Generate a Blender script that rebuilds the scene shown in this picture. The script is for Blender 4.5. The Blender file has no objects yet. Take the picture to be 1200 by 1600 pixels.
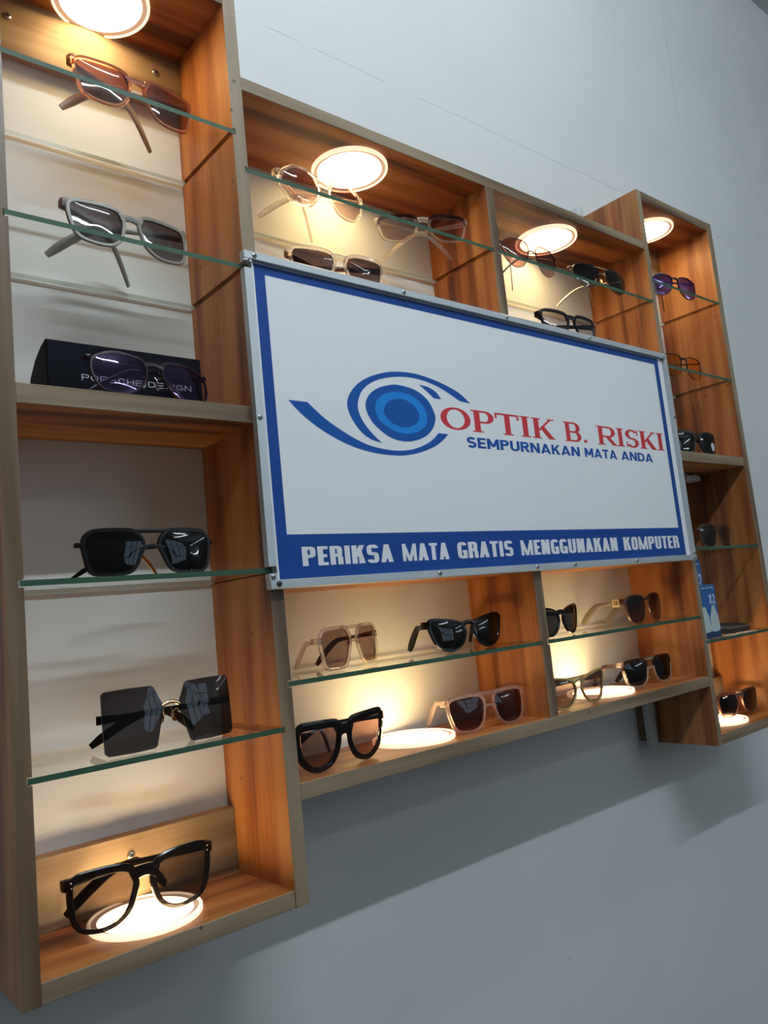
import bpy, bmesh, math, random
from mathutils import Vector, Matrix
random.seed(7)
SC = bpy.context.scene
COL = SC.collection
PI = math.pi

# ------------------------------------------------------------------ camera
CAM_R = ((0.766108, -0.634869, -0.100099), (0.00355, 0.159922, -0.987123), (0.642702, 0.755888, 0.124771))
CAM_C = (-0.21492, -0.81253, -0.0616)
cam_d = bpy.data.cameras.new('camera')
cam_d.sensor_fit = 'HORIZONTAL'
cam_d.sensor_width = 36.0
cam_d.lens = 1224.10 / 1200 * 36.0
cam_d.clip_start = 0.02
cam_d.clip_end = 100
cam = bpy.data.objects.new('camera', cam_d)
COL.objects.link(cam)
rx, ry, rz = (Vector(r) for r in CAM_R)
cam.matrix_world = Matrix(((rx.x, -ry.x, -rz.x, CAM_C[0]), (rx.y, -ry.y, -rz.y, CAM_C[1]),
                           (rx.z, -ry.z, -rz.z, CAM_C[2]), (0, 0, 0, 1)))
SC.camera = cam

# ------------------------------------------------------------------ light and exposure
SC.view_settings.view_transform = 'Standard'
SC.view_settings.look = 'None'
SC.view_settings.gamma = 1.0
SC.view_settings.exposure = 0.0
SC.view_settings.use_curve_mapping = False
world = bpy.data.worlds.new('daylight_sky')
SC.world = world
world.use_nodes = True
world.node_tree.nodes['Background'].inputs[0].default_value = (0.62, 0.80, 1.0, 1)
world.node_tree.nodes['Background'].inputs[1].default_value = 1.6
TUBE_COL = (0.82, 0.935, 0.985)
TUBE_NEAR = 34.0        # fluorescent tubes on the ceiling of the shop
TUBE_MID = 128.0
TUBE_FAR = 40.0
TUBE_REFLECT = 26.0
LAMP_COL = (1.0, 0.66, 0.30)
LAMP_STR = 22.0         # round panel lamps in the display cabinets
RIM_STR = 1.1

# ------------------------------------------------------------------ materials
def mat(name):
    m = bpy.data.materials.new(name)
    m.use_nodes = True
    n = m.node_tree
    b = n.nodes['Principled BSDF']
    return m, n, b

def plain(name, col, rough=0.5, metal=0.0, spec=0.5, coat=0.0, emit=None, es=0.0):
    m, n, b = mat(name)
    b.inputs['Base Color'].default_value = (*col, 1)
    b.inputs['Roughness'].default_value = rough
    b.inputs['Metallic'].default_value = metal
    b.inputs['Specular IOR Level'].default_value = spec
    b.inputs['Coat Weight'].default_value = coat
    b.inputs['Coat Roughness'].default_value = 0.05
    if emit:
        b.inputs['Emission Color'].default_value = (*emit, 1)
        b.inputs['Emission Strength'].default_value = es
    return m

def noise(n, vec, scale, detail=4, rough=0.55, dist=0.0):
    t = n.nodes.new('ShaderNodeTexNoise')
    t.inputs['Scale'].default_value = scale
    t.inputs['Detail'].default_value = detail
    t.inputs['Roughness'].default_value = rough
    t.inputs['Distortion'].default_value = dist
    n.links.new(vec, t.inputs['Vector'])
    return t.outputs['Fac']

def ramp(n, fac, stops):
    r = n.nodes.new('ShaderNodeValToRGB')
    e = r.color_ramp.elements
    e[0].position, e[0].color = stops[0][0], (*stops[0][1], 1)
    e[1].position, e[1].color = stops[-1][0], (*stops[-1][1], 1)
    for p, c in stops[1:-1]:
        x = e.new(p)
        x.color = (*c, 1)
    n.links.new(fac, r.inputs['Fac'])
    return r.outputs['Color']

def mix(n, a, b, fac, mode='MIX'):
    x = n.nodes.new('ShaderNodeMix')
    x.data_type = 'RGBA'
    x.blend_type = mode
    for i, v in ((6, a), (7, b)):
        if hasattr(v, 'is_output'):
            n.links.new(v, x.inputs[i])
        else:
            x.inputs[i].default_value = (*v, 1)
    if hasattr(fac, 'is_output'):
        n.links.new(fac, x.inputs[0])
    else:
        x.inputs[0].default_value = fac
    return x.outputs[2]

def math_n(n, op, a, b=None):
    x = n.nodes.new('ShaderNodeMath')
    x.operation = op
    for i, v in ((0, a), (1, b)):
        if v is None:
            continue
        if hasattr(v, 'is_output'):
            n.links.new(v, x.inputs[i])
        else:
            x.inputs[i].default_value = v
    return x.outputs[0]

def wood(name, axis, dark, mid, light, rough, coat, speck):
    """planed teak; axis = direction of the grain"""
    m, n, b = mat(name)
    tc = n.nodes.new('ShaderNodeTexCoord')
    oi = n.nodes.new('ShaderNodeObjectInfo')
    rnd = n.nodes.new('ShaderNodeVectorMath')
    rnd.operation = 'MULTIPLY_ADD'
    cx = n.nodes.new('ShaderNodeCombineXYZ')
    for i in range(3):
        n.links.new(oi.outputs['Random'], cx.inputs[i])
    n.links.new(cx.outputs[0], rnd.inputs[0])
    rnd.inputs[1].default_value = (3.1, 5.3, 7.7)
    n.links.new(tc.outputs['Object'], rnd.inputs[2])
    mp = n.nodes.new('ShaderNodeMapping')
    n.links.new(rnd.outputs[0], mp.inputs['Vector'])
    s = [14.0, 14.0, 14.0]
    s['xyz'.index(axis)] = 1.1
    mp.inputs['Scale'].default_value = s
    broad = noise(n, mp.outputs[0], 1.3, 3, 0.5, 0.6)
    mp2 = n.nodes.new('ShaderNodeMapping')
    n.links.new(rnd.outputs[0], mp2.inputs['Vector'])
    s2 = [150.0, 150.0, 150.0]
    s2['xyz'.index(axis)] = 4.0
    mp2.inputs['Scale'].default_value = s2
    fine = noise(n, mp2.outputs[0], 1.0, 5, 0.6, 0.3)
    # cathedral rings
    w = n.nodes.new('ShaderNodeTexWave')
    w.wave_type = 'BANDS'
    w.bands_direction = 'DIAGONAL'
    w.inputs['Scale'].default_value = 1.2
    w.inputs['Distortion'].default_value = 7.0
    w.inputs['Detail'].default_value = 2.0
    w.inputs['Detail Scale'].default_value = 0.6
    n.links.new(mp.outputs[0], w.inputs['Vector'])
    f = math_n(n, 'MULTIPLY', broad, 0.72)
    f = math_n(n, 'ADD', f, math_n(n, 'MULTIPLY', fine, 0.28))
    f = math_n(n, 'ADD', f, math_n(n, 'MULTIPLY', w.outputs['Fac'], 0.12))
    c = ramp(n, f, [(0.40, dark), (0.52, mid), (0.68, light)])
    vo = n.nodes.new('ShaderNodeTexVoronoi')
    vo.inputs['Scale'].default_value = 26.0
    n.links.new(rnd.outputs[0], vo.inputs['Vector'])
    dots = math_n(n, 'LESS_THAN', vo.outputs['Distance'], speck)
    c = mix(n, c, tuple(v * 0.35 for v in dark), math_n(n, 'MULTIPLY', dots, 0.8))
    n.links.new(c, b.inputs['Base Color'])
    b.inputs['Roughness'].default_value = rough
    b.inputs['Coat Weight'].default_value = coat
    b.inputs['Coat Roughness'].default_value = 0.22
    bp = n.nodes.new('ShaderNodeBump')
    bp.inputs['Strength'].default_value = 0.12
    bp.inputs['Distance'].default_value = 0.002
    n.links.new(fine, bp.inputs['Height'])
    n.links.new(bp.outputs[0], b.inputs['Normal'])
    return m

IN = ((0.115, 0.030, 0.008), (0.315, 0.100, 0.024), (0.47, 0.195, 0.055))
FR = ((0.090, 0.050, 0.025), (0.205, 0.134, 0.075), (0.31, 0.228, 0.145))
WOOD = {a: (wood('teak_varnished_' + a, a, *IN, 0.52, 0.10, 0.05), wood('teak_raw_edge_' + a, a, *FR, 0.55, 0.08, 0.06)) for a in 'xz'}
WOOD['d'] = (WOOD['z'][0], wood('teak_dark_varnish_and_shade', 'z', (0.055, 0.028, 0.012), (0.125, 0.072, 0.038), (0.20, 0.130, 0.075), 0.40, 0.30, 0.07))
WOOD['b'] = (WOOD['d'][1], WOOD['d'][1])  # left stile is varnished dark; on the duct batten the dark stands for shade

def make_wall():
    m, n, b = mat('painted_wall')
    tc = n.nodes.new('ShaderNodeTexCoord')
    sep = n.nodes.new('ShaderNodeSeparateXYZ')
    n.links.new(tc.outputs['Object'], sep.inputs[0])
    big = noise(n, tc.outputs['Object'], 2.5, 4, 0.6)
    c = ramp(n, big, [(0.3, (0.70, 0.715, 0.72)), (0.7, (0.76, 0.77, 0.77))])
    # hairline cracks along the board joints
    wob = math_n(n, 'MULTIPLY', math_n(n, 'SUBTRACT', noise(n, tc.outputs['Object'], 9, 3), 0.5), 0.010)
    dz = math_n(n, 'ABSOLUTE', math_n(n, 'SUBTRACT', math_n(n, 'ADD', sep.outputs['Z'], wob), 0.750))
    lz = math_n(n, 'LESS_THAN', dz, 0.0005)
    dx = math_n(n, 'ABSOLUTE', math_n(n, 'SUBTRACT', math_n(n, 'ADD', sep.outputs['X'], wob), 1.512))
    lx = math_n(n, 'MULTIPLY', math_n(n, 'LESS_THAN', dx, 0.0007), math_n(n, 'GREATER_THAN', sep.outputs['Z'], 0.75))
    ln = math_n(n, 'MAXIMUM', lz, lx)
    brk = math_n(n, 'GREATER_THAN', noise(n, tc.outputs['Object'], 5.0, 2), 0.47)
    c = mix(n, c, (0.30, 0.31, 0.31), math_n(n, 'MULTIPLY', math_n(n, 'MULTIPLY', ln, brk), 0.6))
    # small nicks and scuffs
    vo = n.nodes.new('ShaderNodeTexVoronoi')
    vo.inputs['Scale'].default_value = 9.0
    n.links.new(tc.outputs['Object'], vo.inputs['Vector'])
    nick = math_n(n, 'LESS_THAN', vo.outputs['Distance'], 0.022)
    c = mix(n, c, (0.42, 0.43, 0.43), math_n(n, 'MULTIPLY', nick, 0.5))
    n.links.new(c, b.inputs['Base Color'])
    b.inputs['Roughness'].default_value = 0.62
    b.inputs['Specular IOR Level'].default_value = 0.3
    bp = n.nodes.new('ShaderNodeBump')
    bp.inputs['Strength'].default_value = 0.05
    bp.inputs['Distance'].default_value = 0.003
    n.links.new(noise(n, tc.outputs['Object'], 45, 5), bp.inputs['Height'])
    n.links.new(bp.outputs[0], b.inputs['Normal'])
    return m

def thin_glass(name, col, refl=(1, 1, 1), rough=0.02, f0=1.45, base=0.0):
    """pane or lens: tinted see-through with a mirror-like gloss by Fresnel"""
    m, n, b = mat(name)
    n.nodes.remove(b)
    out = n.nodes['Material Output']
    t = n.nodes.new('ShaderNodeBsdfTransparent')
    if callable(col):
        n.links.new(col(n), t.inputs[0])
    else:
        t.inputs[0].default_value = (*col, 1)
    g = n.nodes.new('ShaderNodeBsdfGlossy')
    g.inputs['Color'].default_value = (*refl, 1)
    g.inputs['Roughness'].default_value = rough
    fr = n.nodes.new('ShaderNodeFresnel')
    fr.inputs['IOR'].default_value = f0
    geo = n.nodes.new('ShaderNodeNewGeometry')          # no total reflection on the way out of a thin solid
    fac = math_n(n, 'MULTIPLY', math_n(n, 'ADD', fr.outputs[0], base), math_n(n, 'SUBTRACT', 1.0, geo.outputs['Backfacing']))
    mx = n.nodes.new('ShaderNodeMixShader')
    n.links.new(fac, mx.inputs[0])
    n.links.new(t.outputs[0], mx.inputs[1])
    n.links.new(g.outputs[0], mx.inputs[2])
    n.links.new(mx.outputs[0], out.inputs['Surface'])
    return m

def crystal(name, col, clear=0.5, rough=0.06):
    """clear acetate: part refraction, part straight-through"""
    m, n, b = mat(name)
    b.inputs['Base Color'].default_value = (*col, 1)
    b.inputs['Roughness'].default_value = rough
    b.inputs['Transmission Weight'].default_value = 0.85
    b.inputs['IOR'].default_value = 1.40
    t = n.nodes.new('ShaderNodeBsdfTransparent')
    t.inputs[0].default_value = (*[c ** 0.5 for c in col], 1)
    mx = n.nodes.new('ShaderNodeMixShader')
    mx.inputs[0].default_value = clear
    n.links.new(b.outputs[0], mx.inputs[1])
    n.links.new(t.outputs[0], mx.inputs[2])
    n.links.new(mx.outputs[0], n.nodes['Material Output'].inputs['Surface'])
    return m

def gradient_tint(top, bottom, z0, z1):
    def f(n):
        tc = n.nodes.new('ShaderNodeTexCoord')
        sep = n.nodes.new('ShaderNodeSeparateXYZ')
        n.links.new(tc.outputs['Object'], sep.inputs[0])
        mr = n.nodes.new('ShaderNodeMapRange')
        mr.inputs['From Min'].default_value = z0
        mr.inputs['From Max'].default_value = z1
        n.links.new(sep.outputs['Z'], mr.inputs['Value'])
        return mix(n, bottom, top, mr.outputs[0])
    return f

M_WALL = make_wall()
M_CEIL = plain('ceiling_paint', (0.62, 0.64, 0.65), 0.8)
M_FLOOR = plain('floor_tile', (0.17, 0.165, 0.16), 0.35)
M_FAR = plain('shop_paint_grey', (0.32, 0.32, 0.31), 0.7)
M_GLASS = thin_glass('shelf_glass_face', (0.955, 0.975, 0.962), f0=1.42)
M_EDGE = plain('shelf_glass_edge', (0.034, 0.092, 0.052), 0.45, spec=0.3)
M_BACKEDGE = plain('shelf_glass_back_edge_lit', (0.50, 0.53, 0.47), 0.3)  # lamp light caught by the rear edge is put into this pale colour
M_PANE = thin_glass('window_glass', (0.93, 0.96, 0.96))
M_ALU = plain('galvanised_steel', (0.50, 0.53, 0.56), 0.42, 0.55)
M_STEEL = plain('screw_steel', (0.55, 0.56, 0.56), 0.30, 0.9)
M_DARKSTEEL = plain('dark_screw', (0.05, 0.05, 0.055), 0.35, 0.6)
M_WINFR = plain('window_frame_paint', (0.25, 0.26, 0.28), 0.5)
M_DUCT = plain('white_plastic_duct', (0.62, 0.64, 0.65), 0.45)
M_BLACK = plain('black_acetate', (0.008, 0.006, 0.006), 0.10, spec=0.28)
M_MATT = plain('matte_black_acetate', (0.009, 0.008, 0.009), 0.32, spec=0.25)
M_GOLD = plain('gold_metal', (0.83, 0.60, 0.32), 0.2, 1.0)
M_SILVER = plain('silver_metal', (0.75, 0.75, 0.76), 0.2, 1.0)
M_DKMETAL = plain('dark_brown_metal', (0.055, 0.035, 0.03), 0.25, 0.7)
M_INK = {
    'red': plain('print_red', (0.62, 0.040, 0.050), 0.5, spec=.2),
    'blue': plain('print_blue', (0.006, 0.085, 0.36), 0.5, spec=.2),
    'light': plain('print_light_blue', (0.012, 0.23, 0.70), 0.5, spec=.2),
    'navy': plain('print_navy', (0.006, 0.060, 0.275), 0.5, spec=.2),
    'white': plain('print_white', (0.82, 0.82, 0.87), 0.5),
}
def make_banner():
    m, n, b = mat('banner_vinyl')
    tc = n.nodes.new('ShaderNodeTexCoord')
    sep = n.nodes.new('ShaderNodeSeparateXYZ')
    n.links.new(tc.outputs['Object'], sep.inputs[0])
    ln = math_n(n, 'SINE', math_n(n, 'MULTIPLY', sep.outputs['Z'], 2300.0))
    big = noise(n, tc.outputs['Object'], 7, 2)
    c = mix(n, (0.84, 0.845, 0.88), (0.87, 0.875, 0.90), math_n(n, 'ADD', math_n(n, 'MULTIPLY', ln, 0.5), 0.5))
    n.links.new(c, b.inputs['Base Color'])
    b.inputs['Roughness'].default_value = 0.40
    bp = n.nodes.new('ShaderNodeBump')
    bp.inputs['Strength'].default_value = 0.25
    bp.inputs['Distance'].default_value = 0.01
    n.links.new(big, bp.inputs['Height'])
    n.links.new(bp.outputs[0], b.inputs['Normal'])
    return m
M_BANNER = make_banner()
M_LAMP = plain('lamp_diffuser', (0.9, 0.85, 0.75), 0.5, emit=LAMP_COL, es=LAMP_STR)
M_TRIM = plain('lamp_rim_translucent', (0.85, 0.80, 0.72), 0.4, emit=(1.0, 0.78, 0.52), es=RIM_STR)
M_GROOVE = plain('lamp_groove', (0.62, 0.48, 0.40), 0.5, emit=(1.0, 0.66, 0.48), es=0.28)

# ------------------------------------------------------------------ helpers
def link(name, me, parent=None):
    o = bpy.data.objects.new(name, me)
    COL.objects.link(o)
    if parent:
        o.parent = parent
    return o

def tag(o, label, cat, group=None):
    o['label'] = label
    o['category'] = cat
    if group:
        o['group'] = group
    return o

def thing(name, label, cat, loc=(0, 0, 0), rotz=0.0, group=None):
    o = link(name, None)
    o.location = loc
    o.rotation_euler = (0, 0, rotz)
    return tag(o, label, cat, group)

def struct(o):
    o['kind'] = 'structure'
    return o

def finish(bm, name, mats, parent=None, smooth=None):
    bmesh.ops.recalc_face_normals(bm, faces=bm.faces)
    me = bpy.data.meshes.new(name)
    bm.to_mesh(me)
    bm.free()
    for m in (mats if isinstance(mats, (list, tuple)) else [mats]):
        me.materials.append(m)
    if smooth is not None:
        me.shade_smooth()
        me.set_sharp_from_angle(angle=math.radians(smooth))
    return link(name, me, parent)

def box(bm, x0, x1, y0, y1, z0, z1, mi=0):
    v = [bm.verts.new((x, y, z)) for x in (x0, x1) for y in (y0, y1) for z in (z0, z1)]
    fs = [(0, 1, 3, 2), (4, 6, 7, 5), (0, 4, 5, 1), (2, 3, 7, 6), (0, 2, 6, 4), (1, 5, 7, 3)]
    out = []
    for f in fs:
        q = bm.faces.new([v[i] for i in f])
        q.material_index = mi
        out.append(q)
    return out

def bevel(bm, w, seg=1):
    bmesh.ops.bevel(bm, geom=list(bm.edges), offset=w, segments=seg, affect='EDGES', profile=0.6)

def prism(bm, poly, y0, y1, mi=0):
    """polygon in x-z, extruded along y"""
    a = [bm.verts.new((x, y0, z)) for x, z in poly]
    b = [bm.verts.new((x, y1, z)) for x, z in poly]
    f = [bm.faces.new(a), bm.faces.new(b[::-1])]
    k = len(poly)
    for i in range(k):
        f.append(bm.faces.new((a[i], b[i], b[(i + 1) % k], a[(i + 1) % k])))
    for q in f:
        q.material_index = mi
    return f

def lathe(bm, prof, seg=32, axis='z', centre=(0, 0, 0), mi=None):
    """profile of (radius, height) turned about an axis; mi per segment"""
    c = Vector(centre)
    rings = []
    for r, h in prof:
        if r < 1e-7:
            p = Vector((0, 0, h)) if axis == 'z' else Vector((0, h, 0))
            rings.append([bm.verts.new(c + p)])
            continue
        ring = []
        for i in range(seg):
            a = 2 * PI * i / seg
            p = Vector((r * math.cos(a), r * math.sin(a), h)) if axis == 'z' else Vector((r * math.cos(a), h, r * math.sin(a)))
            ring.append(bm.verts.new(c + p))
        rings.append(ring)
    for k in range(len(rings) - 1):
        A, B = rings[k], rings[k + 1]
        for i in range(seg):
            j = (i + 1) % seg
            if len(A) == 1 and len(B) == 1:
                continue
            if len(A) == 1:
                f = bm.faces.new((A[0], B[i], B[j]))
            elif len(B) == 1:
                f = bm.faces.new((A[i], B[0], A[j]))
            else:
                f = bm.faces.new((A[i], B[i], B[j], A[j]))
            if mi:
                f.material_index = mi[k]

def front_slots(me, thr=-0.9):
    for p in me.polygons:
        p.material_index = 1 if p.normal.y < thr else 0

def board(name, parent, axis, x0, x1, y0, y1, z0, z1):
    bm = bmesh.new()
    box(bm, x0, x1, y0, y1, z0, z1)
    bevel(bm, 0.0006)
    o = finish(bm, name, WOOD[axis], parent)
    front_slots(o.data, -0.6)
    return o

GD, GH = 0.0042, 0.0034     # groove depth and half height
def side_panel(name, parent, x0, x1, y0, y1, z0, z1, left=(), right=(), grain='z'):
    """upright board with grooves cut for the glass shelves"""
    poly = [(x0, z0), (x1, z0)]
    for g in sorted(right):
        poly += [(x1, g - GH), (x1 - GD, g - GH), (x1 - GD, g + GH), (x1, g + GH)]
    poly += [(x1, z1), (x0, z1)]
    for g in sorted(left, reverse=True):
        poly += [(x0, g + GH), (x0 + GD, g + GH), (x0 + GD, g - GH), (x0, g - GH)]
    bm = bmesh.new()
    f = prism(bm, poly, y0, y1)
    bm.normal_update()
    bmesh.ops.triangulate(bm, faces=f[:2])
    o = finish(bm, name, WOOD[grain], parent)
    front_slots(o.data)
    return o

def spline(pts, n=6, closed=True):
    out = []
    k = len(pts)
    rng = range(k) if closed else range(k - 1)
    for i in rng:
        if closed:
            p = [Vector(pts[(i + d) % k]) for d in (-1, 0, 1, 2)]
        else:
            p = [Vector(pts[min(max(i + d, 0), k - 1)]) for d in (-1, 0, 1, 2)]
        for j in range(n):
            t = j / n
            out.append(0.5 * ((2 * p[1]) + (p[2] - p[0]) * t + (2 * p[0] - 5 * p[1] + 4 * p[2] - p[3]) * t * t
                              + (3 * p[1] - p[0] - 3 * p[2] + p[3]) * t ** 3))
    if not closed:
        out.append(Vector(pts[-1]))
    return out

def screw(parent, loc, r, mt, name='screw'):
    """countersunk cross-head screw facing the room"""
    bm = bmesh.new()
    lathe(bm, [(0, -0.0012), (r * 0.5, -0.0012), (r * 0.9, -0.0006), (r, 0.0), (r, 0.0006), (0, 0.0006)], 16, 'y', loc)
    for a in (0.4, 0.4 + PI / 2):
        ux, uz = math.cos(a) * r * 0.6, math.sin(a) * r * 0.6
        nx, nz = -math.sin(a) * r * 0.12, math.cos(a) * r * 0.12
        q = [(ux + nx, uz + nz), (-ux + nx, -uz + nz), (-ux - nx, -uz - nz), (ux - nx, uz - nz)]
        prism(bm, [(loc[0] + a_, loc[2] + b_) for a_, b_ in q], loc[1] - 0.0015, loc[1] - 0.0011, 1)
    return finish(bm, name, [mt, M_DARKSTEEL], parent, 40)

# ------------------------------------------------------------------ room shell
RX0, RX1, RY0, RZ0, RZ1 = -2.2, 4.7, -5.0, -1.6, 1.597
def slab(name, m, *b):
    bm = bmesh.new()
    box(bm, *b)
    return struct(finish(bm, name, m))
slab('wall_back', M_WALL, RX0 - .1, RX1 + .1, 0.0, 0.1, RZ0 - .1, RZ1 + .1)
slab('floor', M_FLOOR, RX0 - .1, RX1 + .1, RY0 - .1, 0.0, RZ0 - .1, RZ0)
slab('ceiling', M_CEIL, RX0 - .1, RX1 + .1, RY0 - .1, 0.0, RZ1, RZ1 + .1)
slab('wall_left', M_FAR, RX0 - .1, RX0, RY0, 0.0, RZ0, RZ1)
slab('wall_right', M_FAR, RX1, RX1 + .1, RY0, 0.0, RZ0, RZ1)
WX0, WX1, WZ0, WZ1 = 2.3, 4.4, -0.35, 1.25
bm = bmesh.new()
box(bm, RX0, WX0, RY0 - .1, RY0, RZ0, RZ1)
box(bm, WX1, RX1, RY0 - .1, RY0, RZ0, RZ1)
box(bm, WX0, WX1, RY0 - .1, RY0, RZ0, WZ0)
box(bm, WX0, WX1, RY0 - .1, RY0, WZ1, RZ1)
struct(finish(bm, 'wall_rear', M_FAR))
win = struct(thing('window_1', 'wide grid window in the wall across the shop', 'window'))
del win['category']
bm = bmesh.new()
for i in range(5):
    x = WX0 + 0.02 + (WX1 - WX0 - 0.04) * i / 4
    box(bm, x - 0.02, x + 0.02, RY0 - .06, RY0 - .01, WZ0, WZ1)
for i in range(4):
    z = WZ0 + 0.02 + (WZ1 - WZ0 - 0.04) * i / 3
    box(bm, WX0, WX1, RY0 - .055, RY0 - .015, z - 0.02, z + 0.02)
finish(bm, 'window_frame', M_WINFR, win)
bm = bmesh.new()
box(bm, WX0, WX1, RY0 - .038, RY0 - .034, WZ0, WZ1)
finish(bm, 'window_pane', M_PANE, win)

def tube_light(label, a, b, strength):
    """bare fluorescent batten under the ceiling"""
    a, b = Vector(a), Vector(b)
    d = b - a
    L = d.length
    t = thing('tube_light', label, 'lamp', (a + b) / 2, math.atan2(d.y, d.x), 'tube lights on the ceiling')
    bm = bmesh.new()
    box(bm, -L / 2, L / 2, -0.02, 0.02, 0.012, RZ1 - a.z)
    for s in (-1, 1):
        box(bm, s * L / 2 - 0.012, s * L / 2 + 0.012, -0.014, 0.014, -0.02, 0.012)
    finish(bm, 'housing', M_DUCT, t)
    bm = bmesh.new()
    n = 12
    rings = [[bm.verts.new((x, 0.013 * math.cos(2 * PI * i / n), 0.013 * math.sin(2 * PI * i / n) - 0.004)) for i in range(n)] for x in (-L / 2 + .013, L / 2 - .013)]
    for i in range(n):
        bm.faces.new((rings[0][i], rings[1][i], rings[1][(i + 1) % n], rings[0][(i + 1) % n]))
    m = plain('tube_glow', (0.9, 0.9, 0.9), 0.5, emit=TUBE_COL, es=strength)
    finish(bm, 'glass_tube', m, t, 40)
TUBES = [((-0.75, -0.78, 1.545), (0.65, -0.78, 1.545), TUBE_NEAR, 'fluorescent tube under the ceiling nearest the display wall'),
         ((-0.6, -1.38, 1.545), (1.0, -1.38, 1.545), TUBE_MID, 'long bright fluorescent tube under the ceiling across the middle of the shop'),
         ((1.5, -2.9, 1.545), (2.9, -2.9, 1.545), TUBE_FAR, 'fluorescent tube under the ceiling right of the middle of the shop'),
         ((3.1, -3.0, 1.545), (3.1, -4.4, 1.545), TUBE_FAR, 'fluorescent tube under the ceiling running towards the window')]
for a, b, s, lb in TUBES:
    tube_light(lb, a, b, s)
def reflection_tube(label, y0, y1, z):  # unseen tubes added to draw bright lines in the lens reflections
    x = RX1 - 0.05
    t = thing('tube_light', label, 'lamp', (RX1, (y0 + y1) / 2, z), 0, 'unseen tube lights added on the right wall')
    h = (y1 - y0) / 2
    bm = bmesh.new()
    box(bm, -.03, -.0005, -h, h, -.02, .02)
    for q in (-1, 1):
        box(bm, -.066, -.03, q * h - .012, q * h + .012, -.014, .014)
    finish(bm, 'housing', M_DUCT, t)
    bm = bmesh.new()
    n = 10
    rings = [[bm.verts.new((-.05 + .012 * math.cos(2 * PI * i / n), yy, .012 * math.sin(2 * PI * i / n))) for i in range(n)] for yy in (-h + .012, h - .012)]
    for i in range(n):
        bm.faces.new((rings[0][i], rings[1][i], rings[1][(i + 1) % n], rings[0][(i + 1) % n]))
    finish(bm, 'glass_tube', plain('tube_glow', (.9, .9, .9), .5, emit=TUBE_COL, es=TUBE_REFLECT), t, 40)
reflection_tube('upper one of the two unseen tube lights added on the right wall for lens reflections', -4.7, -2.6, 1.10)
reflection_tube('lower one of the two unseen tube lights added on the right wall for lens reflections', -4.7, -3.3, 0.45)

# ------------------------------------------------------------------ cabinets
D = 0.125
YB = -0.0005                                   # cabinet backs stand against the wall
G1, G2, G3, G4 = 0.4745, 0.3166, -0.0093, -0.1682
GM, GN = 0.4331, -0.1250
ZB0, ZB1, ZT0, ZT1 = -0.3372, -0.3208, 0.6276, 0.6457
ZS0, ZS1 = 0.1451, 0.1632
MT0, MT1, MB0, MB1 = 0.5298, 0.5457, -0.2398, -0.2232
XA0, XA1, XB0, XB1 = -0.0411, -0.0267, 0.2083, 0.2241
XC0, XC1 = 0.6221, 0.6396
XD0, XD1, XE0, XE1 = 1.0405, 1.0534, 1.2920, 1.3100

def tower(label, x0, x1, x2, x3, outl, outr, first='z'):
    t = thing('display_cabinet', label, 'cabinet', (x0, 0, ZB0), 0, 'wall display cabinets')
    bx = x0
    def sh(o):
        o.location = (-bx, 0, -ZB0)
        return o
    gs = (G1, G2, G3, G4)
    sh(side_panel('side_panel', t, x0, x1, -D, YB, ZB0, ZT1, outl, gs, first))
    sh(side_panel('side_panel', t, x2, x3, -D, YB, ZB0, ZT1, gs, outr))
    sh(board('top_panel', t, 'x', x1, x2, -D, YB, ZT0, ZT1))
    sh(board('bottom_panel', t, 'x', x1, x2, -D + 0.0004, YB, ZB0 + .0004, ZB1))
    sh(board('shelf_board', t, 'x', x1, x2, -D + 0.0006, YB, ZS0, ZS1))
    for z0, z1 in ((ZB1, ZB1 + 0.066), (ZT0 - 0.066, ZT0)):
        k = sh(board('back_batten', t, 'x', x1, x2, -0.0155, YB, z0, z1))
        for fx in (0.16, 0.505, 0.86):
            lx = x1 + (x2 - x1) * fx
            lz = (z0 + z1) / 2 + (0.013 if z0 < 0 else 0.006)
            if z0 < 0 and fx != 0.505 or z0 > 0 and fx == 0.505:
                continue
            s = screw(k, (lx, -0.0163, lz), 0.0040, M_STEEL)
    return t
tower('tall teak wall cabinet at the left, nearest to the camera', XA0, XA1, XB0, XB1, (), (GM, GN), 'd')
tower('tall narrow teak wall cabinet at the right end, beyond the white signboard', XD0, XD1, XE0, XE1, (GM, GN), ())
midc = thing('display_cabinet', 'wide low teak wall cabinet between the two tall ones, half hidden by the white signboard', 'cabinet', (XB1, 0, MB0), 0, 'wall display cabinets')
def mid(o):
    o.location = (-XB1, 0, -MB0)
    return o
RF0, RF1, FL0, FL1 = -0.0285, -0.0120, 0.3180, 0.3335
mid(board('top_panel', midc, 'x', XB1, XD0, -D, YB, MT0, MT1))
mid(board('bottom_panel', midc, 'x', XB1, XD0, -D, YB, MB0, MB1))
mid(side_panel('divider_panel', midc, XC0, XC1, -D + .0004, YB, MB1, MT0, (GM, GN), (GM, GN)))
for a, b in ((XB1, XC0), (XC1, XD0)):
    mid(board('shelf_board', midc, 'x', a, b, -D + .0006, YB, RF0, RF1))
    mid(board('shelf_board', midc, 'x', a, b, -D + .0006, YB, FL0, FL1))

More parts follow.
